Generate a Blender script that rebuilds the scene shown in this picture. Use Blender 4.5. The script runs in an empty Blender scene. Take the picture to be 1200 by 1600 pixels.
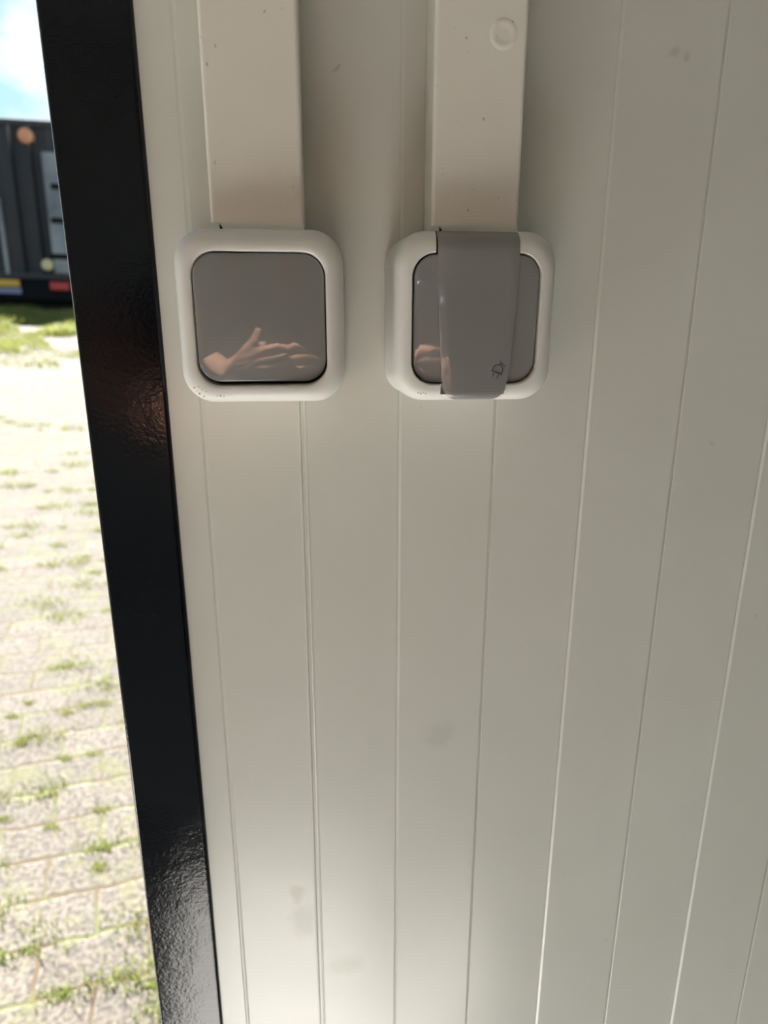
import bpy, bmesh, math, random
from mathutils import Vector, Matrix
from mathutils import noise as mnoise
random.seed(7)
SC = bpy.context.scene
COL = SC.collection

# ---------------------------------------------------------------- camera
CAM = Vector((0.0, -0.35, 1.35))
FPX, YAW, PITCH, ROLL = 1060.0, 0.07781, 0.28625, 0.0011
fwd = Vector((math.sin(YAW)*math.cos(PITCH), math.cos(YAW)*math.cos(PITCH), -math.sin(PITCH)))
rt = Vector((math.cos(YAW), -math.sin(YAW), 0.0))
up = rt.cross(fwd)
rt, up = rt*math.cos(ROLL)+up*math.sin(ROLL), up*math.cos(ROLL)-rt*math.sin(ROLL)
cd = bpy.data.cameras.new('camera')
cam = bpy.data.objects.new('camera', cd)
COL.objects.link(cam)
cam.matrix_world = Matrix(((rt.x, up.x, -fwd.x, CAM.x), (rt.y, up.y, -fwd.y, CAM.y), (rt.z, up.z, -fwd.z, CAM.z), (0, 0, 0, 1)))
cd.sensor_fit = 'VERTICAL'
cd.sensor_height = 36.0
cd.lens = FPX/1600*36.0
cd.clip_start = 0.005
cd.clip_end = 500
cd.dof.use_dof = True
cd.dof.focus_distance = 0.335
cd.dof.aperture_fstop = 8.5
SC.camera = cam

# ---------------------------------------------------------------- light and exposure
SUN_DIR = Vector((-0.28, 0.5, 1.03)).normalized()
sl = bpy.data.lights.new('sun', 'SUN')
sl.energy = 33.0
sl.angle = math.radians(0.6)
sl.color = (1.0, 0.97, 0.93)
so = bpy.data.objects.new('sun', sl)
COL.objects.link(so)
so.rotation_euler = SUN_DIR.to_track_quat('Z', 'Y').to_euler()
so.location = (-4, 8, 9)
SC.view_settings.view_transform = 'Standard'
SC.view_settings.look = 'None'
SC.view_settings.exposure = 0.38
SC.view_settings.gamma = 1.0
SC.view_settings.use_curve_mapping = False

w = bpy.data.worlds.new('sky')
SC.world = w
w.use_nodes = True
nt = w.node_tree
nt.nodes.clear()
def N(nt, t, **k):
    n = nt.nodes.new(t)
    for a, b in k.items():
        setattr(n, a, b)
    return n
out = N(nt, 'ShaderNodeOutputWorld')
bg = N(nt, 'ShaderNodeBackground')
bg.inputs['Strength'].default_value = 0.85
nt.links.new(bg.outputs[0], out.inputs[0])
tc = N(nt, 'ShaderNodeTexCoord')
sep = N(nt, 'ShaderNodeSeparateXYZ')
nt.links.new(tc.outputs['Generated'], sep.inputs[0])
rp = N(nt, 'ShaderNodeValToRGB')
nt.links.new(sep.outputs['Z'], rp.inputs[0])
e = rp.color_ramp.elements
e[0].position = 0.0; e[0].color = (0.62, 0.93, 1.0, 1)
e[1].position = 0.75; e[1].color = (0.22, 0.46, 0.95, 1)
e.new(0.25).color = (0.55, 0.86, 1.0, 1)
ns = N(nt, 'ShaderNodeTexNoise')
ns.inputs['Scale'].default_value = 5.5
ns.inputs['Detail'].default_value = 6
ns.inputs['Roughness'].default_value = 0.55
mp = N(nt, 'ShaderNodeMapping')
mp.inputs['Scale'].default_value = (1, 1, 1.8)
nt.links.new(tc.outputs['Generated'], mp.inputs[0])
nt.links.new(mp.outputs[0], ns.inputs['Vector'])
rc = N(nt, 'ShaderNodeValToRGB')
rc.color_ramp.elements[0].position = 0.45
rc.color_ramp.elements[1].position = 0.66
nt.links.new(ns.outputs[0], rc.inputs[0])
mx = N(nt, 'ShaderNodeMix', data_type='RGBA')
nt.links.new(rc.outputs[0], mx.inputs['Factor'])
nt.links.new(rp.outputs[0], mx.inputs[6])
mx.inputs[7].default_value = (1.15, 1.12, 1.1, 1)
nt.links.new(mx.outputs[2], bg.inputs[0])

# ---------------------------------------------------------------- helpers
def pixel_ray(u, v):
    return ((u-600)/FPX*rt - (v-800)/FPX*up + fwd)

def link(name, me, mat=None, parent=None):
    o = bpy.data.objects.new(name, me)
    COL.objects.link(o)
    if mat is not None:
        me.materials.append(mat)
    if parent is not None:
        o.parent = parent
    return o

def mesh(name, vs, fs, mat=None, parent=None, smooth=False, recalc=True):
    me = bpy.data.meshes.new(name)
    me.from_pydata([tuple(v) for v in vs], [], fs)
    bm = bmesh.new(); bm.from_mesh(me)
    if recalc:
        bmesh.ops.recalc_face_normals(bm, faces=bm.faces)
    bm.to_mesh(me); bm.free()
    if smooth:
        for p in me.polygons:
            p.use_smooth = True
    return link(name, me, mat, parent)

class MB:
    def __init__(s):
        s.v = []; s.f = []
    def box(s, x0, x1, y0, y1, z0, z1):
        b = len(s.v)
        s.v += [(x, y, z) for z in (z0, z1) for y in (y0, y1) for x in (x0, x1)]
        s.f += [tuple(b+i for i in f) for f in ((0,2,3,1),(4,5,7,6),(0,1,5,4),(2,6,7,3),(0,4,6,2),(1,3,7,5))]
        return s
    def rings(s, rings, cap0=True, cap1=True, closed=True):
        n = len(rings[0]); b = len(s.v)
        for r in rings:
            s.v += [tuple(p) for p in r]
        for i in range(len(rings)-1):
            for j in range(n if closed else n-1):
                k = (j+1) % n
                s.f.append((b+i*n+j, b+i*n+k, b+(i+1)*n+k, b+(i+1)*n+j))
        if cap0: s.f.append(tuple(b+j for j in range(n))[::-1])
        if cap1: s.f.append(tuple(b+(len(rings)-1)*n+j for j in range(n)))
        return s
    def tube(s, pts, rad, n=8, cap=True):
        pts = [Vector(p) for p in pts]
        rings = []
        ref = None
        for i, p in enumerate(pts):
            t = (pts[min(i+1, len(pts)-1)]-pts[max(i-1, 0)]).normalized()
            if ref is None:
                ref = Vector((0, 0, 1)) if abs(t.z) < .9 else Vector((1, 0, 0))
            a = t.cross(ref).normalized(); b = t.cross(a).normalized()
            ref = a.cross(t)*-1 if False else ref
            r = rad[i] if isinstance(rad, (list, tuple)) else rad
            rings.append([p+a*math.cos(2*math.pi*k/n)*r+b*math.sin(2*math.pi*k/n)*r for k in range(n)])
        return s.rings(rings, cap, cap)
    def build(s, name, mat=None, parent=None, smooth=False, bevel=0, seg=3):
        o = mesh(name, s.v, s.f, mat, parent, smooth)
        if bevel:
            m = o.modifiers.new('bevel', 'BEVEL')
            m.width = bevel; m.segments = seg; m.limit_method = 'ANGLE'
            m.harden_normals = False
            for p in o.data.polygons:
                p.use_smooth = True
            try:
                o.data.set_sharp_from_angle(angle=math.radians(50))
            except Exception:
                pass
        return o

def rrect(cx, cz, hw, hh, r, y, n=10, hwt=None):
    """rounded rectangle in a plane y = const, (optionally a wider top half-width hwt)"""
    pts = []
    for qx, qz, a0 in ((1, 1, 0), (-1, 1, 90), (-1, -1, 180), (1, -1, 270)):
        w_ = (hwt if (hwt is not None and qz > 0) else hw)
        for k in range(n+1):
            a = math.radians(a0+90*k/n)
            pts.append(Vector((cx+qx*(w_-r)+r*math.cos(a), y, cz+qz*(hh-r)+r*math.sin(a))))
    return pts

def tag(o, label=None, cat=None, group=None, kind=None):
    if label: o['label'] = label
    if cat: o['category'] = cat
    if group: o['group'] = group
    if kind: o['kind'] = kind
    return o

def empty(name, loc, rot=None):
    o = bpy.data.objects.new(name, None)
    COL.objects.link(o)
    o.location = loc
    o.empty_display_size = 0.05
    if rot: o.rotation_euler = rot
    return o

# ---------------------------------------------------------------- materials
def mat(name, col, rough=0.5, metal=0.0, spec=0.5, coat=0.0, coat_rough=0.1, bump=None, vary=None, specks=None, sss=0.0):
    m = bpy.data.materials.new(name)
    m.use_nodes = True
    t = m.node_tree
    b = t.nodes['Principled BSDF']
    b.inputs['Base Color'].default_value = (*col, 1)
    b.inputs['Roughness'].default_value = rough
    b.inputs['Metallic'].default_value = metal
    b.inputs['Specular IOR Level'].default_value = spec
    b.inputs['Coat Weight'].default_value = coat
    b.inputs['Coat Roughness'].default_value = coat_rough
    if sss:
        b.inputs['Subsurface Weight'].default_value = sss
        b.inputs['Subsurface Radius'].default_value = (0.01, 0.004, 0.002)
    g = N(t, 'ShaderNodeNewGeometry')
    cur = None
    if vary:
        sc, amt, col2 = vary
        n = N(t, 'ShaderNodeTexNoise'); n.inputs['Scale'].default_value = sc; n.inputs['Detail'].default_value = 5
        t.links.new(g.outputs['Position'], n.inputs['Vector'])
        r = N(t, 'ShaderNodeMapRange'); r.inputs[1].default_value = 0.35; r.inputs[2].default_value = 0.75
        r.inputs[3].default_value = 0; r.inputs[4].default_value = amt
        t.links.new(n.outputs[0], r.inputs[0])
        x = N(t, 'ShaderNodeMix', data_type='RGBA')
        x.inputs[6].default_value = (*col, 1); x.inputs[7].default_value = (*col2, 1)
        t.links.new(r.outputs[0], x.inputs['Factor'])
        cur = x.outputs[2]
        t.links.new(cur, b.inputs['Base Color'])
    if specks:
        sc, thr, col3, amt = specks
        n = N(t, 'ShaderNodeTexNoise'); n.inputs['Scale'].default_value = sc; n.inputs['Detail'].default_value = 3
        t.links.new(g.outputs['Position'], n.inputs['Vector'])
        r = N(t, 'ShaderNodeMapRange'); r.inputs[1].default_value = thr; r.inputs[2].default_value = thr+0.05
        r.inputs[3].default_value = 0; r.inputs[4].default_value = amt
        t.links.new(n.outputs[0], r.inputs[0])
        x = N(t, 'ShaderNodeMix', data_type='RGBA')
        x.inputs[6].default_value = (*col, 1); x.inputs[7].default_value = (*col3, 1)
        if cur: t.links.new(cur, x.inputs[6])
        t.links.new(r.outputs[0], x.inputs['Factor'])
        t.links.new(x.outputs[2], b.inputs['Base Color'])
    if bump:
        prev = None
        for sc, st, dist in bump:
            n = N(t, 'ShaderNodeTexNoise'); n.inputs['Scale'].default_value = sc; n.inputs['Detail'].default_value = 2
            t.links.new(g.outputs['Position'], n.inputs['Vector'])
            u = N(t, 'ShaderNodeBump'); u.inputs['Strength'].default_value = st; u.inputs['Distance'].default_value = dist
            t.links.new(n.outputs[0], u.inputs['Height'])
            if prev: t.links.new(prev, u.inputs['Normal'])
            prev = u.outputs[0]
        t.links.new(prev, b.inputs['Normal'])
    return m

M_WALL = mat('cream_white_coated_steel', (0.675, 0.69, 0.64), 0.27, spec=0.5, bump=[(14, 0.25, 0.002), (900, 0.05, 0.0002)],
             vary=(9, 0.35, (0.61, 0.62, 0.55)), specks=(70, 0.735, (0.40, 0.39, 0.33), 0.35))
M_TRUNK = mat('white_pvc', (0.83, 0.82, 0.75), 0.42, spec=0.4, vary=(25, 0.4, (0.76, 0.74, 0.66)), specks=(330, 0.700, (0.25, 0.22, 0.17), 0.7))
M_HOUSE = mat('pale_grey_plastic', (0.69, 0.70, 0.665), 0.42, spec=0.4, bump=[(2200, 0.08, 0.0001)])
M_GREY = mat('glossy_grey_plastic', (0.235, 0.24, 0.235), 0.035, spec=0.5)
M_GREY2 = mat('satin_grey_plastic', (0.235, 0.24, 0.235), 0.08, spec=0.5)
M_DARK = mat('gap_shade_black', (0.008, 0.008, 0.008), 0.7, spec=0.1)  # near-black colour standing in for shade inside gaps and hollows
M_MARK = mat('engraved_line_grey', (0.075, 0.073, 0.07), 0.5)
M_DIMPLE = mat('small_mark_grey', (0.30, 0.29, 0.26), 0.6)  # darker grey of the moulded dots and imprint
M_POST = mat('glossy_black_paint', (0.0022, 0.0035, 0.0060), 0.12, spec=0.36, bump=[(520, 0.22, 0.0004), (60, 0.20, 0.0009)])
M_FLOOR = mat('white_vinyl', (0.80, 0.79, 0.76), 0.5, vary=(3, 0.5, (0.74, 0.73, 0.70)))
M_CEIL = mat('white_ceiling_panel', (0.60, 0.59, 0.55), 0.5, vary=(3, 0.3, (0.54, 0.53, 0.49)))
M_INT = mat('cream_interior_panel', (0.58, 0.575, 0.54), 0.5, vary=(3, 0.3, (0.3, 0.29, 0.26)))

# ---------------------------------------------------------------- setting: the room of the site container
FZ = 0.0; CZ = 2.33
X_POST0, X_POST1 = -0.1217, -0.0814
X_R = 2.1; X_L = -2.0; Y_B = -2.9
# ribbed front wall panel: shallow alternating bands with fine creases
def ribbed_wall():
    G0, GP = -0.0651, 0.05023
    prof = [(X_POST1-0.006, 0.0)]
    lev = 0.0; H = 0.0004; S = 0.0011
    k = 0
    while G0+k*GP < X_R-0.02:
        x = G0+k*GP
        if k == 0:
            prof += [(x-0.0012, 0), (x-0.0004, 0.0003), (x+0.0002, 0.0003), (x+0.0016, 0.0)]
        elif k == 1:
            prof += [(x-0.0024, 0), (x-0.0014, -0.0002), (x-0.0007, 0.0004), (x+0.0007, 0.0004), (x+0.0014, -0.0002), (x+0.0024, 0)]
        elif k % 2 == 0:
            prof += [(x-S, 0), (x-S*0.3, 0.0002), (x+S, -H)]
        else:
            prof += [(x-S, -H), (x+S*0.6, 0.0002), (x+S, 0)]
        k += 1
    prof.append((X_R, prof[-1][1]))
    prof.append((X_R, 0.05)); prof.append((prof[0][0], 0.05))
    zs = [FZ, CZ]
    vs = [(x, y, z) for z in zs for x, y in prof]
    n = len(prof)
    fs = [(j, (j+1) % n, n+(j+1) % n, n+j) for j in range(n)]
    fs += [tuple(range(n)), tuple(range(n, 2*n))]
    return mesh('wall_front', vs, fs, M_WALL)
STAINS = [(-0.028, 1.35-0.355, 0.008, 0.010, 0.4), (-0.024, 1.35-0.378, 0.012, 0.018, 0.35), (0.000, 1.35-0.420, 0.016, 0.014, 0.3),
          (0.062, 1.35-0.243, 0.014, 0.010, 0.2), (0.161, 1.35+0.115, 0.0035, 0.0025, 0.35), (0.169, 1.35+0.115, 0.002, 0.0022, 0.4), (0.004, 1.35+0.103, 0.003, 0.0012, 0.5)]
def add_stains(m, spots, col):
    t = m.node_tree; b = t.nodes['Principled BSDF']
    g = N(t, 'ShaderNodeNewGeometry')
    n = N(t, 'ShaderNodeTexNoise'); n.inputs['Scale'].default_value = 60; n.inputs['Detail'].default_value = 4
    t.links.new(g.outputs['Position'], n.inputs['Vector'])
    wob = N(t, 'ShaderNodeVectorMath', operation='MULTIPLY_ADD'); wob.inputs[1].default_value = (0.02, 0.02, 0.02)
    t.links.new(n.outputs['Color'], wob.inputs[0]); t.links.new(g.outputs['Position'], wob.inputs[2])
    for (x, z, rx, rz, amt) in spots:
        mp = N(t, 'ShaderNodeMapping'); mp.vector_type = 'POINT'
        mp.inputs['Location'].default_value = (-(x+0.01)/rx, 0, -(z+0.01)/rz); mp.inputs['Scale'].default_value = (1/rx, 0, 1/rz)
        t.links.new(wob.outputs[0], mp.inputs[0])
        ln = N(t, 'ShaderNodeVectorMath', operation='LENGTH'); t.links.new(mp.outputs[0], ln.inputs[0])
        r = N(t, 'ShaderNodeMapRange'); r.interpolation_type = 'SMOOTHSTEP'
        r.inputs[1].default_value = 0.3; r.inputs[2].default_value = 1.1; r.inputs[3].default_value = amt; r.inputs[4].default_value = 0
        t.links.new(ln.outputs['Value'], r.inputs[0])
        x_ = N(t, 'ShaderNodeMix', data_type='RGBA'); x_.inputs[7].default_value = (*col, 1)
        src = b.inputs['Base Color'].links[0].from_socket
        t.links.new(src, x_.inputs[6]); t.links.new(r.outputs[0], x_.inputs['Factor']); t.links.new(x_.outputs[2], b.inputs['Base Color'])
add_stains(M_WALL, STAINS, (0.42, 0.43, 0.34))
wf = ribbed_wall()
tag(wf, kind='structure')
MBx = MB
def struct(name, mb, m, **k):
    o = mb.build(name, m, **k)
    o['kind'] = 'structure'
    return o
struct('floor', MB().box(X_L, X_R, Y_B, 0.05, FZ-0.10, FZ), M_FLOOR)
struct('ceiling', MB().box(X_L, X_R, Y_B, 0.05, CZ, CZ+0.08), M_CEIL)
struct('wall_left', MB().box(X_L-0.06, X_L, Y_B, 0.05, FZ-0.10, CZ+0.08), M_INT)
struct('wall_right', MB().box(X_R, X_R+0.06, Y_B, 0.05, FZ-0.10, CZ+0.08), M_INT)
struct('wall_back', MB().box(X_L-0.06, X_R+0.06, Y_B-0.06, Y_B, FZ-0.10, CZ+0.08), M_INT)

mt_ = MB().box(-0.46, 0.46, -0.54, 0.54, 0.0, 0.012).build('added_dark_mat', mat('added_mat_charcoal', (0.02, 0.02, 0.021), 0.95, spec=0.1, bump=[(240, 0.6, 0.002)]), bevel=0.004)  # unseen mat, added to darken the floor's reflection in the black post
mt_.location = (-0.79, -0.62, FZ+0.0003); mt_.rotation_euler = (0, 0, math.radians(-9.5))
tag(mt_, 'charcoal mat added just inside the opening to darken the reflection in black post', 'mat')

# black painted door post at the end of the panel
post = MB().box(X_POST0, X_POST1, -0.003, 0.055, FZ, CZ).build('trim_1', M_POST, bevel=0.0022, seg=4)
tag(post, kind='structure')
tag(MB().box(X_L, X_POST0, -0.003, 0.055, CZ-0.06, CZ).build('trim_2', M_POST, bevel=0.003), kind='structure')

# ---------------------------------------------------------------- yard: block paving on a gentle slope
GX, GY, GZ0 = -0.055, 0.110, -0.15
def ground_z(x, y):
    return GZ0+GY*y+GX*(x+0.3)
def paving_material():
    m = bpy.data.materials.new('weathered_block_paving')
    m.use_nodes = True
    t = m.node_tree; b = t.nodes['Principled BSDF']
    b.inputs['Roughness'].default_value = 0.9
    g = N(t, 'ShaderNodeNewGeometry')
    mp = N(t, 'ShaderNodeMapping'); mp.inputs['Rotation'].default_value = (0, 0, math.radians(-15)); mp.inputs['Location'].default_value = (0.04, 0.03, 0)
    t.links.new(g.outputs['Position'], mp.inputs[0])
    # wobble the joints a little
    nw = N(t, 'ShaderNodeTexNoise'); nw.inputs['Scale'].default_value = 9; nw.inputs['Detail'].default_value = 4
    t.links.new(g.outputs['Position'], nw.inputs['Vector'])
    vm = N(t, 'ShaderNodeVectorMath', operation='MULTIPLY_ADD'); vm.inputs[1].default_value = (0.045, 0.045, 0)
    t.links.new(nw.outputs['Color'], vm.inputs[0]); t.links.new(mp.outputs[0], vm.inputs[2])
    br = N(t, 'ShaderNodeTexBrick')
    br.inputs['Scale'].default_value = 1.0
    br.inputs['Brick Width'].default_value = 0.245
    br.inputs['Row Height'].default_value = 0.122
    br.inputs['Mortar Size'].default_value = 0.0075
    br.inputs['Mortar Smooth'].default_value = 0.35
    br.inputs['Bias'].default_value = -0.1
    br.inputs['Color1'].default_value = (0.035, 0.0295, 0.0232, 1)
    br.inputs['Color2'].default_value = (0.046, 0.0390, 0.0305, 1)
    br.inputs['Mortar'].default_value = (0.5, 0.5, 0.5, 1)
    t.links.new(vm.outputs[0], br.inputs['Vector'])
    # speckled stone
    n1 = N(t, 'ShaderNodeTexNoise'); n1.inputs['Scale'].default_value = 95; n1.inputs['Detail'].default_value = 4
    t.links.new(g.outputs['Position'], n1.inputs['Vector'])
    r1 = N(t, 'ShaderNodeMapRange'); r1.inputs[1].default_value = 0.34; r1.inputs[2].default_value = 0.66; r1.inputs[3].default_value = 0.42; r1.inputs[4].default_value = 2.0
    t.links.new(n1.outputs[0], r1.inputs[0])
    ms = N(t, 'ShaderNodeMix', data_type='RGBA', blend_type='MULTIPLY'); ms.inputs['Factor'].default_value = 1
    t.links.new(br.outputs['Color'], ms.inputs[6]); t.links.new(r1.outputs[0], ms.inputs[7])
    # joint filling: rust brown soil and green moss
    n2 = N(t, 'ShaderNodeTexNoise'); n2.inputs['Scale'].default_value = 7; n2.inputs['Detail'].default_value = 5
    t.links.new(g.outputs['Position'], n2.inputs['Vector'])
    rj = N(t, 'ShaderNodeValToRGB')
    rj.color_ramp.elements[0].position = 0.42; rj.color_ramp.elements[0].color = (0.038, 0.024, 0.010, 1)
    rj.color_ramp.elements[1].position = 0.58; rj.color_ramp.elements[1].color = (0.046, 0.048, 0.014, 1)
    t.links.new(n2.outputs[0], rj.inputs[0])
    mj = N(t, 'ShaderNodeMix', data_type='RGBA')
    t.links.new(br.outputs['Fac'], mj.inputs['Factor']); t.links.new(ms.outputs[2], mj.inputs[6]); t.links.new(rj.outputs[0], mj.inputs[7])
    # mossy haze over larger patches, more of it further away
    n3 = N(t, 'ShaderNodeTexNoise'); n3.inputs['Scale'].default_value = 10; n3.inputs['Detail'].default_value = 8; n3.inputs['Roughness'].default_value = 0.7
    t.links.new(g.outputs['Position'], n3.inputs['Vector'])
    r3 = N(t, 'ShaderNodeMapRange'); r3.inputs[1].default_value = 0.51; r3.inputs[2].default_value = 0.66; r3.inputs[3].default_value = 0; r3.inputs[4].default_value = 0.6
    t.links.new(n3.outputs[0], r3.inputs[0])
    mm = N(t, 'ShaderNodeMix', data_type='RGBA'); mm.inputs[7].default_value = (0.055, 0.057, 0.016, 1)
    t.links.new(r3.outputs[0], mm.inputs['Factor']); t.links.new(mj.outputs[2], mm.inputs[6])
    t.links.new(mm.outputs[2], b.inputs['Base Color'])
    bu = N(t, 'ShaderNodeBump'); bu.inputs['Distance'].default_value = 0.006; bu.inputs['Strength'].default_value = 0.9; bu.invert = True
    t.links.new(br.outputs['Fac'], bu.inputs['Height'])
    b2 = N(t, 'ShaderNodeBump'); b2.inputs['Distance'].default_value = 0.003; b2.inputs['Strength'].default_value = 0.8
    t.links.new(n1.outputs[0], b2.inputs['Height']); t.links.new(bu.outputs[0], b2.inputs['Normal'])
    t.links.new(b2.outputs[0], b.inputs['Normal'])
    return m
M_PAVE = paving_material()
gv = []; xs = [-45, 30]; ys = [-20, 80]
gv = [(x, y, ground_z(x, y)) for y in ys for x in xs]
gv += [(x, y, ground_z(x, y)-0.3) for y in ys for x in xs]
gnd = mesh('ground', gv, [(0, 1, 3, 2), (4, 6, 7, 5), (0, 4, 5, 1), (2, 3, 7, 6), (0, 2, 6, 4), (1, 5, 7, 3)], M_PAVE)
tag(gnd, kind='structure')

# grass: tufts in the joints near the door, denser verge before the parked trailer
M_GRASS = mat('fresh_grass', (0.12, 0.17, 0.03), 0.6, vary=(5, 0.9, (0.23, 0.21, 0.06)))
def add_translucency(m, col, fac):
    t = m.node_tree; b = t.nodes['Principled BSDF']; o = t.nodes['Material Output']
    tr_ = N(t, 'ShaderNodeBsdfTranslucent'); tr_.inputs['Color'].default_value = (*col, 1)
    x = N(t, 'ShaderNodeMixShader'); x.inputs[0].default_value = fac
    t.links.new(b.outputs[0], x.inputs[1]); t.links.new(tr_.outputs[0], x.inputs[2]); t.links.new(x.outputs[0], o.inputs[0])
add_translucency(M_GRASS, (0.18, 0.19, 0.04), 0.4)
def blades(n, posf, hf, wf_):
    vs = []; fs = []
    for i in range(n):
        x, y = posf()
        z = ground_z(x, y)
        h = hf(x, y); wd = wf_(x, y)
        a = random.uniform(0, 2*math.pi); l = random.uniform(0.1, 0.9)*h
        d = Vector((math.cos(a), math.sin(a), 0)); s = Vector((-d.y, d.x, 0))*wd
        p = Vector((x, y, z))
        q = p+d*l*0.4+Vector((0, 0, h*0.6)); r = p+d*l+Vector((0, 0, h*random.uniform(0.7, 1)))
        k = len(vs)
        vs += [p-s, p+s, q+s*0.8, q-s*0.8, r]
        fs += [(k, k+1, k+2, k+3), (k+3, k+2, k+4)]
    return vs, fs
AN = math.radians(-15)
def snap_to_joint(x, y):
    px = x*math.cos(AN)-y*math.sin(AN)+0.062; py = x*math.sin(AN)+y*math.cos(AN)+0.052
    if random.random() < 0.55:
        py = round(py/0.122)*0.122
    else:
        row = math.floor(py/0.122); off = 0.5*0.245*(row % 2)
        px = round((px-off)/0.245)*0.245+off
    px -= 0.062; py -= 0.052
    return px*math.cos(AN)+py*math.sin(AN), -px*math.sin(AN)+py*math.cos(AN)
tufts = []
for _ in range(230):
    y = 0.35+4.9*random.random()**1.5
    x = random.uniform(-0.66, -0.20)*(y+0.35)
    tufts.append((*snap_to_joint(x, y), random.choice((0.4, 0.55, 0.8, 1.3))*(1+0.12*y)))
def tuft_pos():
    x, y, s_ = random.choice(tufts)
    tuft_pos.s = s_
    return x+random.gauss(0, 0.026*s_), y+random.gauss(0, 0.016*s_)
v1, f1 = blades(19000, tuft_pos, lambda x, y: random.uniform(0.006, 0.024)*tuft_pos.s, lambda x, y: 0.0014)
g1 = mesh('grass_tufts', v1, f1, M_GRASS, recalc=False)
tag(g1, 'small bright green grass tufts growing from the joints of the block paving', 'grass', kind='stuff')
def verge():
    while True:
        y = 6.4+4.5*random.random()**0.5; x = random.uniform(-7.5, 0.5)
        m = mnoise.noise(Vector((x*1.1, y*0.8, 3)))+0.5*mnoise.noise(Vector((x*3.1, y*2.3, 9)))
        if m > 0.25-0.15*(y-6.4): return x, y
def vh(x, y):
    m = mnoise.noise(Vector((x*1.6, y*1.2, 3)))
    return max(0.015, 0.03+0.16*m+0.045*(y-7.5))*random.uniform(0.5, 1)
v2, f2 = blades(45000, verge, lambda x, y: min(0.36, vh(x, y)), lambda x, y: 0.006)
g2 = mesh('grass_verge', v2, f2, M_GRASS, recalc=False)
tag(g2, 'unmown sunlit green grass strip in front of the dark parked trailer', 'grass', kind='stuff')

# ---------------------------------------------------------------- parked trailer with dark box body
YT = 11.5
def on_truck(u, v, dy=0.0):
    d = pixel_ray(u, v); s = (YT+dy-CAM.y)/d.y
    p = CAM+d*s
    return p
p_tl = on_truck(0, 184); p_tr = on_truck(104, 190); p_b = on_truck(0, 434); p_br = on_truck(104, 439)
tilt = math.atan2(p_tr.z-p_tl.z, p_tr.x-p_tl.x)
XR = p_tr.x; ZT = p_tr.z; ZB = p_br.z
TW = 2.5
org = Vector((XR-TW/2, YT, ground_z(XR-TW/2, YT)))
tr = empty('parked_trailer', org, (math.atan(GY)*0.5, -tilt, 0))
bpy.context.view_layer.update()
tag(tr, 'dark box trailer with grey weathered door edge parked beyond the paving', 'trailer')
Ri = tr.rotation_euler.to_matrix().inverted()
def tl(u, v):
    """pixel on the rear face of the trailer -> local x, z"""
    d = pixel_ray(u, v)
    nrm = tr.rotation_euler.to_matrix() @ Vector((0, 1, 0))
    s = (org-CAM).dot(nrm)/d.dot(nrm)
    p = Ri @ (CAM+d*s-org)
    return p.x, p.z
M_TBODY = mat('dark_navy_steel', (0.012, 0.015, 0.021), 0.75, vary=(1.3, 0.9, (0.030, 0.024, 0.026)))
M_TGREY = mat('weathered_grey_steel', (0.19, 0.205, 0.225), 0.6, vary=(1.6, 1.0, (0.05, 0.06, 0.08)))
M_TDARK = mat('black_chassis', (0.008, 0.009, 0.010), 0.9, spec=0.05)
M_RUBBER = mat('tyre_rubber', (0.015, 0.015, 0.016), 0.85)
M_AMBER = mat('amber_plate', (0.40, 0.24, 0.03), 0.5)
M_BLUE = mat('bluish_white_plate', (0.14, 0.15, 0.24), 0.5)
M_RED = mat('red_lamp_lens', (0.30, 0.008, 0.012), 0.3)
M_RUST = mat('orange_disc', (0.42, 0.16, 0.075), 0.6, vary=(8, 0.8, (0.55, 0.33, 0.2)))
M_STICK = mat('pale_yellow_disc', (0.42, 0.36, 0.20), 0.6)
x0, zt = tl(104, 190); _, zb = tl(104, 438)
HW = x0
LEN = 9.0
body = MB().box(-HW, HW, 0.05, LEN, zb, zt).build('box_body', M_TBODY, tr, bevel=0.02)
# rear doors: corrugated leaf each with a vertical fold
def door_leaf(xa, xb, name):
    n = 4; vs = []; prof = []
    wd = (xb-xa)
    for i in range(n):
        a = xa+wd*i/n; s = wd/n
        prof += [(a, 0.02), (a+s*0.35, 0.02), (a+s*0.45, 0.045), (a+s*0.85, 0.045), (a+s*0.95, 0.02)]
    prof += [(xb, 0.02), (xb, 0.06), (xa, 0.06)]
    m = len(prof)
    vs = [(x, y, z) for z in (zb+0.12, zt-0.10) for x, y in prof]
    fs = [(j, (j+1) % m, m+(j+1) % m, m+j) for j in range(m)]+[tuple(range(m)), tuple(range(m, 2*m))]
    return mesh(name, vs, fs, M_TBODY, tr)
dl = door_leaf(-HW+0.06, -0.01, 'door'); dr = door_leaf(0.01, HW-0.06, 'door')
MB().box(-HW, HW, 0.0, 0.06, zt-0.09, zt).build('rear_header', M_TBODY, tr, bevel=0.01)
MB().box(-HW, HW, 0.0, 0.06, zb, zb+0.11).build('rear_sill', M_TBODY, tr, bevel=0.01)
for s in (-1, 1):
    MB().box(s*HW-0.06*(s > 0), s*HW+0.06*(s < 0), -0.01, 0.06, zb, zt).build('corner_post', M_TBODY, tr, bevel=0.01)
ga, gt = tl(64, 237); gb, gbz = tl(99, 430)
MB().box(ga, HW-0.065, -0.012, 0.03, zb+0.10, gt).build('grey_edge_panel', M_TGREY, tr, bevel=0.008)
a1, t1 = tl(0, 310); a2, b2z = tl(12, 428)
MB().box(a1, a2-0.02, -0.012, 0.03, b2z, t1).build('grey_center_strip', M_TGREY, tr, bevel=0.008)
for vv in (292, 345, 401):
    hx, hz = tl(98, vv)
    MB().box(hx-0.17, HW+0.01, -0.03, 0.0, hz-0.04, hz+0.04).build('hinge', M_TDARK, tr, bevel=0.008)
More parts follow.
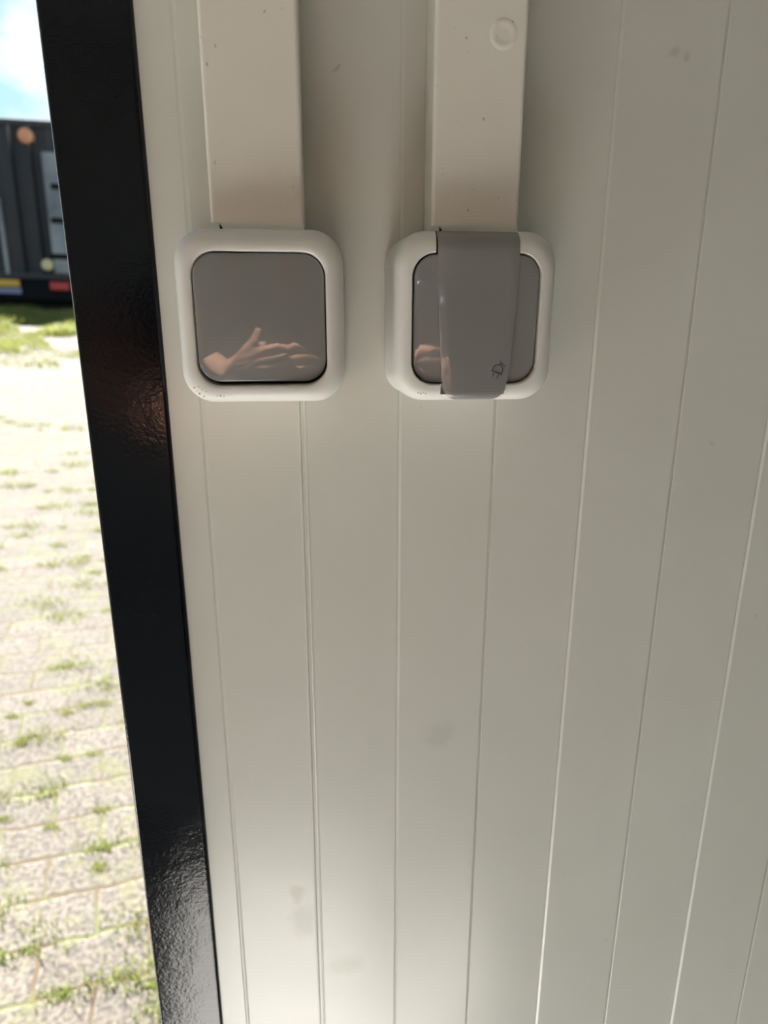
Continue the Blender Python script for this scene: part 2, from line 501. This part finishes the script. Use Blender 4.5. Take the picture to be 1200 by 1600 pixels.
for uu in (28, 58):
    bx_, _ = tl(uu, 300)
    lk = MB().tube([(bx_, -0.04, zb+0.1), (bx_, -0.04, zt-0.1)], 0.022, 8).build('locking_bar', M_TDARK, tr, smooth=True)
def disc(u, v, r, m, name):
    x, z = tl(u, v)
    rg = [[(x+r*s_*math.cos(a*math.pi/12), y, z+r*s_*math.sin(a*math.pi/12)) for a in range(24)] for y, s_ in ((0.03, 1), (-0.065, 1), (-0.075, 0.8))]
    return MB().rings(rg).build(name, m, tr)
disc(42, 213, 0.105, M_RUST, 'round_marker')
disc(76, 414, 0.085, M_STICK, 'round_marker')
# chassis, lamps, plate, wheels
MB().box(-HW+0.2, HW-0.2, 0.15, LEN, zb-0.22, zb).build('chassis', M_TDARK, tr)
lx, lz = tl(0, 441)
MB().box(lx-0.9, tl(30, 441)[0], 0.0, 0.03, tl(0, 447)[1], tl(0, 436)[1]).build('yellow_reflector_strip', M_AMBER, tr)
MB().box(tl(4, 452)[0]-0.3, tl(32, 452)[0], 0.02, 0.05, tl(0, 458)[1], tl(0, 449)[1]).build('number_plate', M_BLUE, tr)
MB().box(-HW+0.05, HW-0.05, 0.05, 0.15, tl(0, 466)[1], zb).build('rear_bumper', M_TDARK, tr, bevel=0.01)
for s in (-1, 1):
    xc = tl(95, 447)[0]*s
    MB().box(xc-0.17, xc+0.13, 0.0, 0.08, tl(95, 454)[1], tl(95, 441)[1]).build('tail_lamp', M_RED, tr, bevel=0.012)
for s in (-1, 1):
    for yy in (1.3, 2.6):
        w_ = MB(); R_ = 0.42
        prof = [(0.0, 0.2), (0.0, 0.8), (0.03, 0.97), (0.07, 1.0), (0.21, 1.0), (0.25, 0.97), (0.28, 0.8), (0.28, 0.2)]
        rg = [[(s*(HW-0.32)+s*px-0.0, yy+R_*rr*math.cos(a*math.pi/14), R_+R_*rr*math.sin(a*math.pi/14)-0.02) for a in range(28)] for px, rr in prof]
        w_.rings(rg).build('wheel', M_RUBBER, tr, smooth=True)

# ---------------------------------------------------------------- cable trunking
def trunking(name, xa, xb, zend, notch, label):
    root = empty(name, ((xa+xb)/2, 0, zend))
    tag(root, label, 'cable trunking', 'white cable trunking on the panel')
    cx = (xa+xb)/2; hw = (xb-xa)/2; L = CZ-0.001-zend
    D1 = 0.030
    # base tray: a U channel
    t = 0.0012; d = 0.021
    pr = [(-hw+.0006, -0.0006), (-hw+.0006, -d), (-hw+.0006+t, -d), (-hw+.0006+t, -t-0.0006), (hw-.0006-t, -t-0.0006), (hw-.0006-t, -d), (hw-.0006, -d), (hw-.0006, -0.0006)]
    MB().rings([[(x, y, z) for x, y in pr] for z in (0.0, L)]).build('base_tray', M_TRUNK, root)
    # lid: an inverted channel with rounded shoulders and a clipped lower corner
    o_ = []; r = 0.0016
    o_ += [(-hw, -0.006), (-hw, -D1+r)]
    o_ += [(-hw+r-r*math.cos(a), -D1+r-r*math.sin(a)) for a in (0.4, 0.8, 1.2)]
    o_ += [(-hw+r, -D1), (hw-r, -D1)]
    o_ += [(hw-r+r*math.sin(a), -D1+r-r*math.cos(a)) for a in (0.4, 0.8, 1.2)]
    o_ += [(hw, -D1+r), (hw, -0.006)]
    i_ = [(hw-0.0011, -0.006), (hw-0.0011, -D1+0.0013), (-hw+0.0011, -D1+0.0013), (-hw+0.0011, -0.006)]
    pr = o_+i_
    def zcut(x):
        # clipped lower corner on the left, nx wide and nz high
        nx, nz = notch
        return 0.0 if x > -hw+0.0035+nx else (nz*(-hw+0.0035+nx-x)/nx if x > -hw+0.0035 else 0.0)
    me = MB().rings([[(x, y, z) for x, y in pr] for z in (notch[1], L)]).build('trunking_lid', M_TRUNK, root, smooth=False)
    # lower end strip of the lid with the notch left open
    if notch[1] > 0:
        xL = -hw+0.0036; xR = xL+notch[0]
        MB().box(-hw, xL, -D1+0.0002, -D1+0.0013, 0, notch[1]).build('lid_lip', M_TRUNK, root)
        vs = []; 
        poly = [(xL, notch[1]), (xR, 0), (hw, 0), (hw, notch[1])]
        vs = [(x, -D1, z) for x, z in poly]+[(x, -D1+0.0013, z) for x, z in poly]
        mesh('lid_end', vs, [(0, 1, 2, 3), (4, 7, 6, 5), (0, 4, 5, 1), (1, 5, 6, 2), (2, 6, 7, 3), (3, 7, 4, 0)], M_TRUNK, root)
        for sx in (-1, 1):
            MB().box(sx*hw-(0.0011 if sx > 0 else 0), sx*hw+(0.0011 if sx < 0 else 0), -D1+0.0005, -0.006, 0, notch[1]).build('lid_side', M_TRUNK, root)
        MB().box(-hw+0.002, hw-0.002, -D1+0.004, -0.003, 0.0005, notch[1]+0.004).build('hollow_shade_fill', M_DARK, root)  # near-black block painting the shade inside the hollow trunking
    return root
BZ = CAM.z
t1_ = trunking('cable_trunking', -0.0500, -0.0102, BZ+0.0344, (0.0016, 0.0026), 'white trunking with small dirt specks rising from the plain grey light switch')
t2_ = trunking('cable_trunking.001', 0.0457, 0.0846, BZ+0.0344, (0.0018, 0.0022), 'white trunking with a round dimple rising from the socket with hinged lid')
# round dimple on the right-hand trunking lid
rings = []
for r_, y_ in ((0.0062, 0.0001), (0.0052, -0.00035), (0.0040, -0.00035), (0.0030, -0.00005), (0.0001, 0.00012)):
    rings.append([(0.0092+r_*math.cos(a*math.pi/16), -0.030+y_, 0.0760+r_*math.sin(a*math.pi/16)) for a in range(32)])
MB().rings(rings, False, True).build('round_dimple', M_TRUNK, t2_, smooth=True)

# ---------------------------------------------------------------- surface boxes for switch and socket
OD = 0.045        # depth of the face in front of the wall
def housing_mesh(hx, hz, ox, oz, ohw, ohh, orr, oz_off=0.0):
    """rings from the wall outward, over the shoulder, into the opening"""
    n = 12; R = []
    R.append(rrect(0, 0, hx+0.0006, hz+0.0006, 0.0130, -0.0006, n))
    R.append(rrect(0, 0, hx+0.0004, hz+0.0004, 0.0130, -0.004, n))
    for k in range(1, 6):
        f = k/6
        R.append(rrect(0, 0, hx+0.0004-0.0008*f, hz+0.0004-0.0008*f, 0.0135, -0.004-(OD-0.013)*f, n))
    ow, oh, orad = hx-0.0004, hz-0.0004, 0.0136
    iw, ih, irad = ohw+0.0006, ohh+0.0006, orr+0.0006
    for k in range(0, 13):
        a = math.radians(90*k/12)
        f = 1-math.cos(a)**0.80; g_ = math.sin(a)**0.80
        R.append(rrect(ox*f, oz*f, ow+(iw-ow)*f, oh+(ih-oh)*f, orad+(irad-orad)*f, -(OD-0.0098)-0.0098*g_, n))
    R.append(rrect(ox, oz, ohw+0.0003, ohh+0.0003, orr+0.0003, -OD+0.0002, n))
    R.append(rrect(ox, oz, ohw, ohh, orr, -OD+0.0010, n))
    R.append(rrect(ox, oz, ohw, ohh, orr, -OD+0.0100, n))
    m = MB().rings(R, True, True)
    return m

def boolean_cut(o, boxes):
    """cut real notches out of a mesh and keep only the result"""
    cut = MB()
    for b_ in boxes: cut.box(*b_)
    c = cut.build('cutter', None)
    c.parent = o.parent
    md = o.modifiers.new('cut', 'BOOLEAN'); md.object = c; md.solver = 'EXACT'
    bpy.context.view_layer.update()
    dg = bpy.context.evaluated_depsgraph_get()
    me = bpy.data.meshes.new_from_object(o.evaluated_get(dg))
    o.modifiers.clear(); o.data = me
    bpy.data.objects.remove(c, do_unlink=True)

def crowned_plate(name, m, parent, hw, hh, r, y_face, crown, edge=0.0010, thick=0.006, tiltx=0.0, tilty=0.0, oz=0.0):
    """plate with bevelled edge and slightly domed face"""
    n = 12; R = []
    def Y(p, s):  # dome: paraboloid over the face
        return y_face + crown*((p.x/hw)**2+((p.z-oz)/hh)**2)*0.5 + tiltx*(p.z-oz) + tilty*p.x
    R.append([Vector((p.x, y_face+thick, p.z)) for p in rrect(0, oz, hw, hh, r, 0, n)])
    for k in range(0, 5):
        a = math.radians(90*k/4)
        e_ = edge*(1-math.cos(a)); dd = edge*(1-math.sin(a))
        R.append([Vector((p.x, Y(p, 1)+dd, p.z)) for p in rrect(0, oz, hw-e_, hh-e_, r-e_, 0, n)])
    for s in (0.93, 0.85, 0.75, 0.64, 0.52, 0.40, 0.28, 0.16, 0.06):
        R.append([Vector((p.x, Y(p, s), p.z)) for p in rrect(0, oz, (hw-edge)*s, (hh-edge)*s, max((r-edge)*s, 0.0003), 0, n)])
    return MB().rings(R).build(name, m, parent, smooth=True)

def dots(parent, pts, name, m, yy, r=0.00035):
    b_ = MB()
    for (x, z, s) in pts:
        rg = [[(x+r*s*q*math.cos(a*math.pi/5), yy-h, z+r*s*q*math.sin(a*math.pi/5)) for a in range(10)] for q, h in ((1, -0.0001), (0.8, 0.0001), (0.3, 0.00017))]
        b_.rings(rg)
    return b_.build(name, m, parent, smooth=True)

HX, HZ = 0.0362, 0.0367
# --- light switch
SWX, SWZ = -0.0293, -0.0025
sw = empty('light_switch', (SWX, 0, BZ+SWZ))
tag(sw, 'pale grey surface light switch with one large plain grey rocker', 'light switch')
h1 = housing_mesh(HX, HZ, 0, -0.0008, 0.0280, 0.0276, 0.0098).build('switch_housing', M_HOUSE, sw, smooth=True)
MB().rings([rrect(0, -0.0008, 0.0279, 0.0275, 0.0097, -OD+0.0094, 10), rrect(0, -0.0008, 0.0279, 0.0275, 0.0097, -OD+0.0088, 10)]).build('recess_shade', M_DARK, sw)  # near-black floor, paints the shade in the gap round the rocker
rk = crowned_plate('rocker', M_GREY, sw, 0.0275, 0.0266, 0.0094, -OD-0.0011, 0.0030, tiltx=-0.012, tilty=0.045, oz=-0.0003)
dots(sw, [(-0.0302, -0.0293, 1), (-0.0283, -0.0287, 1.1), (-0.0268, -0.0298, .9), (-0.0250, -0.0308, 1), (-0.0281, -0.0318, 1.2), (-0.0263, -0.0331, 1), (-0.0292, -0.0306, .7)], 'moulding_marks', M_DIMPLE, -OD+0.0006)
dots(sw, [(-0.0205, -0.0330, .8), (-0.0193, -0.0330, .9), (-0.0188, -0.0328, .8), (-0.0176, -0.0332, .8)], 'small_imprint', M_DIMPLE, -OD+0.0004)

# --- socket with hinged lid
SOX, SOZ = 0.0642, -0.0025
sk = empty('power_socket', (SOX, 0, BZ+SOZ))
tag(sk, 'pale grey surface power socket with hinged grey spring lid and embossed plug symbol', 'power socket')
h2 = housing_mesh(HX, HZ, 0, -0.0008, 0.0281, 0.0276, 0.0098).build('socket_housing', M_HOUSE, sk, smooth=True)
FT, FB = 0.0176, 0.0140       # half width of the flap at top and bottom
boolean_cut(h2, [(-FT-0.0007, FT+0.0003, -0.070, -0.0300, 0.0200, 0.0500), (-FB-0.0010, FB+0.0002, -0.07, -OD+0.0028, -0.0330, -0.0200)])
for p in h2.data.polygons: p.use_smooth = True
try: h2.data.set_sharp_from_angle(angle=math.radians(35))
except Exception: pass
MB().rings([rrect(0, -0.0008, 0.0279, 0.0275, 0.0097, -OD+0.0094, 10), rrect(0, -0.0008, 0.0279, 0.0275, 0.0097, -OD+0.0088, 10)]).build('recess_shade', M_DARK, sk)  # shade round the cover plate, put in as a near-black floor
MB().box(-FT-0.0006, FT+0.0002, -0.0335, -0.0302, 0.0205, 0.0350).build('hinge_gap_shade', M_DARK, sk)  # near-black block for the shade in the lid's slot
crowned_plate('cover_plate', M_GREY, sk, 0.0275, 0.0271, 0.0094, -OD-0.0004, 0.0018, tiltx=-0.035, oz=-0.0008)
# flap: runs from the top of the box over the shoulder and down past the lower rim
def flap():
    path = []   # (y_out, z) of the outer surface from top back edge to bottom lip
    path += [(-0.0335, 0.0366), (-0.0365, 0.0364)]
    for k in range(0, 9):
        a = math.radians(90*k/8)
        path.append((-0.0385-0.0085*math.sin(a), 0.0360-0.0090*(1-math.cos(a))))
    for k in range(1, 13):
        f = k/12
        path.append((-0.0470-0.0007*math.sin(f*math.pi), 0.0270-(0.0270+0.0310)*f))
    zb_ = -0.0374
    path += [(-0.0470, -0.0318), (-0.0468, -0.0330), (-0.0463, -0.0341), (-0.0455, -0.0349), (-0.0443, -0.0353)]
    n = 14
    rows = []
    for (y, z) in path:
        f = max(0, min(1, (0.027-z)/0.062))
        hw = FT+(FB-FT)*(f**1.7)
        if z < -0.0285:                       # rounded lower corners
            q = min(1, (-0.0285-z)/0.0070)
            hw = hw-0.0068*(1-math.sqrt(max(0, 1-q*q)))
        row = []
        for j in range(n+1):
            s = -1+2*j/n
            e_ = 0.0005*max(0, (abs(s)-0.86)/0.14)**2
            row.append((hw*s, y+e_-0.0002*(1-s*s), z))
        rows.append(row)
    vs = []; fs = []
    th = 0.0016
    m = n+1
    for r in rows: vs += r
    # inner surface
    for i, r in enumerate(rows):
        y, z = path[i]
        a = path[max(i-1, 0)]; c = path[min(i+1, len(path)-1)]
        t = Vector((0, c[0]-a[0], c[1]-a[1])).normalized()
        nn = Vector((0, -t.z, t.y))
        if nn.y < 0 and i > 2: nn = -nn
        if i <= 2: nn = Vector((0, 0, -1))
        vs += [(p[0], p[1]+nn.y*th, p[2]+nn.z*th) for p in r]
    o2 = len(rows)*m
    for i in range(len(rows)-1):
        for j in range(n):
            a = i*m+j
            fs.append((a, a+1, a+m+1, a+m)); fs.append((o2+a, o2+a+m, o2+a+m+1, o2+a+1))
        fs.append((i*m, (i+1)*m, o2+(i+1)*m, o2+i*m)); fs.append((i*m+n, o2+i*m+n, o2+(i+1)*m+n, (i+1)*m+n))
    L = (len(rows)-1)*m
    for j in range(n):
        fs.append((j, o2+j, o2+j+1, j+1)); fs.append((L+j, L+j+1, o2+L+j+1, o2+L+j))
    o = mesh('hinged_lid', vs, fs, M_GREY2, sk, smooth=True)
    try: o.data.set_sharp_from_angle(angle=math.radians(40))
    except Exception: pass
    return o
fl = flap()
# embossed plug symbol on the lid, turned a little
def plug():
    b_ = MB(); S = 0.0023; yy = -0.04765
    c0 = Vector((0.0100, 0, -0.0222)); an = math.radians(-22)
    def P(x, z):
        return (c0.x+S*(x*math.cos(an)-z*math.sin(an)), yy, c0.z+S*(x*math.sin(an)+z*math.cos(an)))
    r = 0.00022
    b_.tube([P(-1, -0.5)]+[P(-math.cos(math.radians(a)), 0.1+0.95*math.sin(math.radians(a))) for a in range(0, 181, 18)]+[P(1, -0.5)], r, 6)
    b_.tube([P(-1.05, -0.55), P(1.05, -0.55)], r, 6)
    b_.tube([P(-0.5, -0.6), P(-0.5, -1.45)], r, 6)
    b_.tube([P(0.5, -0.6), P(0.5, -1.45)], r, 6)
    b_.tube([P(0, 1.05), P(0.0, 1.5), P(-0.15, 1.8)], r, 6)
    b_.tube([P(0.0, 1.5), P(0.75, 1.25), P(1.2, 1.2)], r*0.8, 6)
    return b_.build('plug_symbol', M_MARK, fl)
plug()
dots(sk, [(-0.0250, -0.0322, .8), (-0.0238, -0.0326, .9), (-0.0228, -0.0322, .8), (-0.0217, -0.0326, .8)], 'small_imprint', M_DIMPLE, -OD+0.0006)

# ---------------------------------------------------------------- the person holding the phone (mirrored in the glossy grey plastic)
M_SKIN = mat('skin', (0.56, 0.30, 0.20), 0.45, spec=0.4, vary=(60, 0.6, (0.60, 0.26, 0.18)))
M_SHIRT = mat('charcoal_cotton', (0.030, 0.032, 0.036), 0.9, spec=0.1)
M_JEANS = mat('dark_denim', (0.018, 0.022, 0.034), 0.9, spec=0.1)
M_HAIR = mat('brown_hair', (0.05, 0.03, 0.018), 0.7)
M_SHOE = mat('black_leather', (0.015, 0.015, 0.015), 0.5)
M_PHONE = mat('phone_black_glass', (0.012, 0.012, 0.014), 0.08, spec=0.6)
M_PHEDGE = mat('phone_metal_edge', (0.6, 0.6, 0.62), 0.25, metal=0.9)
M_SCREEN = mat('phone_screen_glass', (0.01, 0.01, 0.012), 0.06)
M_EYE = mat('eye_white', (0.6, 0.58, 0.55), 0.3)
M_IRIS = mat('iris_brown', (0.05, 0.03, 0.02), 0.3)
M_NAIL = mat('nail', (0.62, 0.38, 0.31), 0.3)

def cam_pt(a, b_, c):
    return CAM+rt*a+up*b_-fwd*c

class Blob:
    """overlapping closed tubes and ellipsoids, fused to one continuous skin"""
    def __init__(s): s.mb = MB()
    def chain(s, pts, n=14):
        # pts: (point, radius); hemispherical ends, smooth subdivision between joints
        P = [Vector(p) for p, r in pts]; Rr = [r for p, r in pts]
        pp = []; rr = []
        for i in range(len(P)-1):
            for k in range(5):
                f = k/5; pp.append(P[i].lerp(P[i+1], f)); rr.append(Rr[i]+(Rr[i+1]-Rr[i])*f)
        pp.append(P[-1]); rr.append(Rr[-1])
        d0 = (P[0]-P[1]).normalized(); d1 = (P[-1]-P[-2]).normalized()
        h0 = [(P[0]+d0*Rr[0]*math.sin(a), Rr[0]*math.cos(a)) for a in (1.45, 1.1, .7, .35)]
        h1 = [(P[-1]+d1*Rr[-1]*math.sin(a), Rr[-1]*math.cos(a)) for a in (.35, .7, 1.1, 1.45)]
        pp = [p for p, _ in h0]+pp+[p for p, _ in h1]; rr = [q for _, q in h0]+rr+[q for _, q in h1]
        s.frame_tube(pp, rr, n)
    def frame_tube(s, pp, rr, n):
        rings = []; a = None
        for i, p in enumerate(pp):
            t = (pp[min(i+1, len(pp)-1)]-pp[max(i-1, 0)]).normalized()
            if a is None:
                ref = Vector((0, 0, 1)) if abs(t.z) < .8 else Vector((0, 1, 0))
                a = t.cross(ref).normalized()
            a = (a-t*a.dot(t)).normalized(); b_ = t.cross(a)
            rings.append([p+(a*math.cos(2*math.pi*k/n)+b_*math.sin(2*math.pi*k/n))*rr[i] for k in range(n)])
        s.mb.rings(rings)
    def ell(s, c, r, n=16, m=10, rot=None):
        c = Vector(c); rings = []
        for i in range(1, m):
            th = math.pi*i/m
            ring = []
            for k in range(n):
                v = Vector((r[0]*math.sin(th)*math.cos(2*math.pi*k/n), r[1]*math.sin(th)*math.sin(2*math.pi*k/n), r[2]*math.cos(th)))
                if rot: v = rot @ v
                ring.append(c+v)
            rings.append(ring)
        s.mb.rings(rings)
    def slab(s, secs, n=20):
        """stack of elliptical sections (centre, half x, half y)"""
        s.mb.rings([[Vector(c)+Vector((hx*math.cos(2*math.pi*k/n), hy*math.sin(2*math.pi*k/n), 0)) for k in range(n)] for c, hx, hy in secs])
    def build(s, name, m, parent, voxel, smooth=4):
        o = s.mb.build(name, None, parent)
        md = o.modifiers.new('fuse', 'REMESH'); md.mode = 'VOXEL'; md.voxel_size = voxel; md.use_smooth_shade = True
        sm = o.modifiers.new('smooth', 'SMOOTH'); sm.iterations = smooth; sm.factor = 0.5
        bpy.context.view_layer.update()
        me = bpy.data.meshes.new_from_object(o.evaluated_get(bpy.context.evaluated_depsgraph_get()))
        o.modifiers.clear(); o.data = me
        me.materials.clear(); me.materials.append(m)
        for p in me.polygons: p.use_smooth = True
        return o

PX, PY = 0.08, -0.80
LEGX = PX+0.15
def lean(z): return PX+(LEGX-PX)*max(0, min(1, (1.30-z)/0.40))
sk_ = Blob()
# trunk
sk_.slab([((lean(.80), PY, .80), .13, .085), ((lean(.88), PY, .88), .165, .105), ((lean(.97), PY, .97), .160, .105), ((lean(1.06), PY+.01, 1.06), .138, .098), ((lean(1.17), PY+.01, 1.17), .150, .105),
          ((lean(1.27), PY, 1.27), .172, .112), ((lean(1.35), PY, 1.35), .170, .100), ((lean(1.41), PY, 1.41), .130, .075), ((lean(1.45), PY+.005, 1.45), .065, .058)])
sk_.chain([((PX, PY+.01, 1.40), .060), ((PX, PY+.03, 1.52), .056)])
HC = Vector((PX, PY+.055, 1.605))
sk_.ell(HC, (.076, .095, .108))
sk_.ell(HC+Vector((0, .035, -.055)), (.056, .062, .062))          # jaw
sk_.chain([(HC+Vector((0, .088, .012)), .009), (HC+Vector((0, .108, -.022)), .013)])   # nose
sk_.ell(HC+Vector((0, .090, -.052)), (.024, .011, .006)); sk_.ell(HC+Vector((0, .088, -.062)), (.021, .011, .006))   # lips
for s_ in (-1, 1):
    sk_.ell(HC+Vector((s_*.077, -.004, -.008)), (.010, .020, .032))    # ears
    sk_.ell(HC+Vector((s_*.030, .082, .034)), (.024, .010, .006))      # brow
    hipp = Vector((LEGX+s_*.09, PY, .86)); kn = Vector((LEGX+s_*.11, PY+.02, .48)); an_ = Vector((LEGX+s_*.12, PY-.02, .09))
    sk_.chain([(hipp, .088), (kn, .056), (kn+(an_-kn)*.35, .056), (an_, .036)])
    sk_.chain([(an_+Vector((0, 0, -.035)), .034), (an_+Vector((s_*.03, .14, -.055)), .028)])
def arm(s_):
    sh = Vector((PX+s_*.185, PY+.005, 1.375)); wr = cam_pt(0.012+s_*0.122, -0.150, 0.035)
    dd = wr-sh; L1, L2 = 0.32, 0.28
    dist = min(dd.length, L1+L2-0.001); aa = (L1*L1-L2*L2+dist*dist)/(2*dist)
    hh = math.sqrt(max(0, L1*L1-aa*aa)); dn = dd.normalized()
    dw = Vector((s_*1.0, 0, 0.1)) if s_ < 0 else Vector((s_*0.45, 0, -1)); dw = (dw-dn*dw.dot(dn)).normalized()
    el = sh+dn*aa+dw*hh
    sk_.chain([(sh, .052), (sh.lerp(el, .4), .047), (el, .038)])
    sk_.chain([(el, .040), (el.lerp(wr, .3), .042), (el.lerp(wr, .75), .030), (wr, .026)])
    # palm: from wrist to the four knuckles beside the lower part of the phone
    ks = []
    for i, (a, b_, c) in enumerate(((0.058, -0.078, -0.004), (0.062, -0.098, -0.005), (0.063, -0.117, -0.003), (0.062, -0.134, 0.002))):
        ks.append(cam_pt(0.012+s_*a, b_, c))
    pm = [0.0135, 0.0135, 0.013, 0.012]
    for k_, r_ in zip(ks, pm):
        sk_.chain([(wr, .022), (wr.lerp(k_, .55), .0165), (k_, r_*0.85)])
    # fingers
    cx = 0.012
    if s_ < 0:
        F = [[(-0.052, -0.060, -0.008), (-0.049, -0.050, -0.006), (-0.047, -0.038, -0.004)],
             [(-0.036, -0.078, -0.0135), (-0.014, -0.071, -0.012), (0.000, -0.068, -0.010)],
             [(-0.036, -0.103, -0.0135), (-0.012, -0.095, -0.012), (0.002, -0.091, -0.010)],
             [(-0.038, -0.128, -0.0125), (-0.018, -0.122, -0.011), (-0.006, -0.119, -0.009)]]
        T = [(-0.060, -0.118, 0.020), (-0.044, -0.090, 0.021), (-0.024, -0.078, 0.018)]
    else:
        F = [[(0.042, -0.064, -0.0150), (0.024, -0.062, -0.0150), (0.008, -0.072, -0.0115)],
             [(0.042, -0.088, -0.0150), (0.024, -0.090, -0.0140), (0.011, -0.096, -0.0110)],
             [(0.040, -0.114, -0.0140), (0.024, -0.119, -0.0130), (0.012, -0.121, -0.0105)],
             [(0.042, -0.134, -0.0110), (0.026, -0.139, -0.0105), (0.016, -0.141, -0.0090)]]
        T = [(0.060, -0.116, 0.020), (0.046, -0.088, 0.021), (0.028, -0.074, 0.018)]
    RF = [(.0088, .0080, .0072, .0064), (.0090, .0082, .0074, .0066), (.0085, .0078, .0070, .0062), (.0076, .0068, .0061, .0055)]
    nails = MB()
    for k_, f_, r_ in zip(ks, F, RF):
        p_ = [cam_pt(cx+a, b_, c) for a, b_, c in f_]
        sk_.chain([(k_, r_[0]*1.15)]+[(q, r) for q, r in zip(p_, r_[1:])], 12)
    tm = cam_pt(cx+s_*0.088, -0.138, 0.030)
    tp = [cam_pt(cx+a, b_, c) for a, b_, c in T]
    sk_.chain([(wr, .018), (tm, .0165), (tp[0], .0120), (tp[1], .0098), (tp[2], .0080)], 12)
    return sh, el, wr
aL = arm(-1); aR = arm(1)
# a nail on each fingertip lying on the phone
who = empty('person', (PX, PY, FZ))
tag(who, 'person in dark T-shirt holding up a phone with both hands, mirrored in grey rocker', 'person')
bpy.context.view_layer.update()
def under(o):
    o.parent = who
    o.matrix_parent_inverse = who.matrix_world.inverted()
    return o
body_o = under(sk_.build('body', M_SKIN, None, 0.0033, 3))
# clothing
sh_ = Blob()
sh_.slab([((lean(.86), PY, .86), .185, .125), ((lean(.97), PY, .97), .175, .120), ((lean(1.06), PY+.01, 1.06), .158, .115), ((lean(1.17), PY+.01, 1.17), .168, .122),
          ((lean(1.27), PY, 1.27), .188, .128), ((lean(1.35), PY, 1.35), .186, .114), ((lean(1.41), PY, 1.41), .150, .088), ((lean(1.445), PY+.005, 1.445), .080, .070)])
for sh, el, wr in (aL, aR):
    sh_.chain([(sh, .064), (sh.lerp(el, .35), .062), (sh.lerp(el, .62), .058)])
under(sh_.build('t_shirt', M_SHIRT, None, 0.009, 4))
tr_ = Blob()
tr_.slab([((lean(.78), PY, .78), .155, .105), ((lean(.86), PY, .86), .178, .118), ((lean(.95), PY, .95), .170, .114)])
for s_ in (-1, 1):
    hipp = Vector((LEGX+s_*.09, PY, .86)); kn = Vector((LEGX+s_*.11, PY+.02, .48)); an_ = Vector((LEGX+s_*.12, PY-.02, .11))
    tr_.chain([(hipp, .100), (kn, .072), (kn+(an_-kn)*.4, .068), (an_, .058)])
under(tr_.build('trousers', M_JEANS, None, 0.009, 4))
for s_ in (-1, 1):
    sb = Blob(); an_ = Vector((LEGX+s_*.12, PY-.02, .09))
    sb.chain([(an_+Vector((0, -.01, -.040)), .044), (an_+Vector((s_*.03, .155, -.055)), .034)])
    under(sb.build('shoe', M_SHOE, None, 0.006, 3))
hr = Blob()
hr.ell(HC+Vector((0, -.014, .022)), (.083, .096, .102)); hr.ell(HC+Vector((0, -.045, -.03)), (.070, .060, .070)); hr.ell(HC+Vector((0, .045, .078)), (.062, .045, .030))
under(hr.build('hair', M_HAIR, None, 0.006, 3))
for s_ in (-1, 1):
    eb = Blob().mb
    ec = HC+Vector((s_*.030, .083, .010))
    E_ = Blob(); E_.ell(ec, (.0125, .010, .008)); under(E_.mb.build('eye', M_EYE, None, smooth=True))
    I_ = Blob(); I_.ell(ec+Vector((0, .0085, -.002)), (.005, .0025, .005)); under(I_.mb.build('iris', M_IRIS, None, smooth=True))

# phone: held upright, its lens where the picture was taken from
def phone():
    root = empty('phone', (0, 0, 0))
    root.matrix_world = Matrix(((rt.x, up.x, -fwd.x, CAM.x), (rt.y, up.y, -fwd.y, CAM.y), (rt.z, up.z, -fwd.z, CAM.z), (0, 0, 0, 1)))
    tag(root, 'dark phone held upright between two hands, mirrored in the grey rocker', 'phone')
    def rr_(hw, hh, r, c, ox=0.012, oy=-0.062):
        return [Vector((p.x, p.z, c)) for p in rrect(ox, oy, hw, hh, r, 0, 8)]
    MB().rings([rr_(.0350, .0785, .0095, .0060), rr_(.0357, .0792, .0100, .0068), rr_(.0357, .0792, .0100, .0122), rr_(.0350, .0785, .0095, .0130)]).build('metal_frame', M_PHEDGE, root, smooth=False)
    MB().rings([rr_(.0345, .0780, .0090, .0056), rr_(.0345, .0780, .0090, .0062)]).build('back_glass', M_PHONE, root)
    MB().rings([rr_(.0345, .0780, .0090, .0128), rr_(.0345, .0780, .0090, .0134)]).build('screen', M_SCREEN, root)
    MB().rings([rr_(.0110, .0150, .0045, .0040, .0, -.008), rr_(.0110, .0150, .0045, .0060, .0, -.008)]).build('camera_bump', M_PHEDGE, root)
    for oy in (0.0, -0.015):
        rg = [[(.0045*math.cos(a*math.pi/10), oy+.0045*math.sin(a*math.pi/10), c) for a in range(20)] for c in (.0032, .0045)]
        MB().rings(rg).build('camera_lens', M_PHONE, root)
    return root
phone()
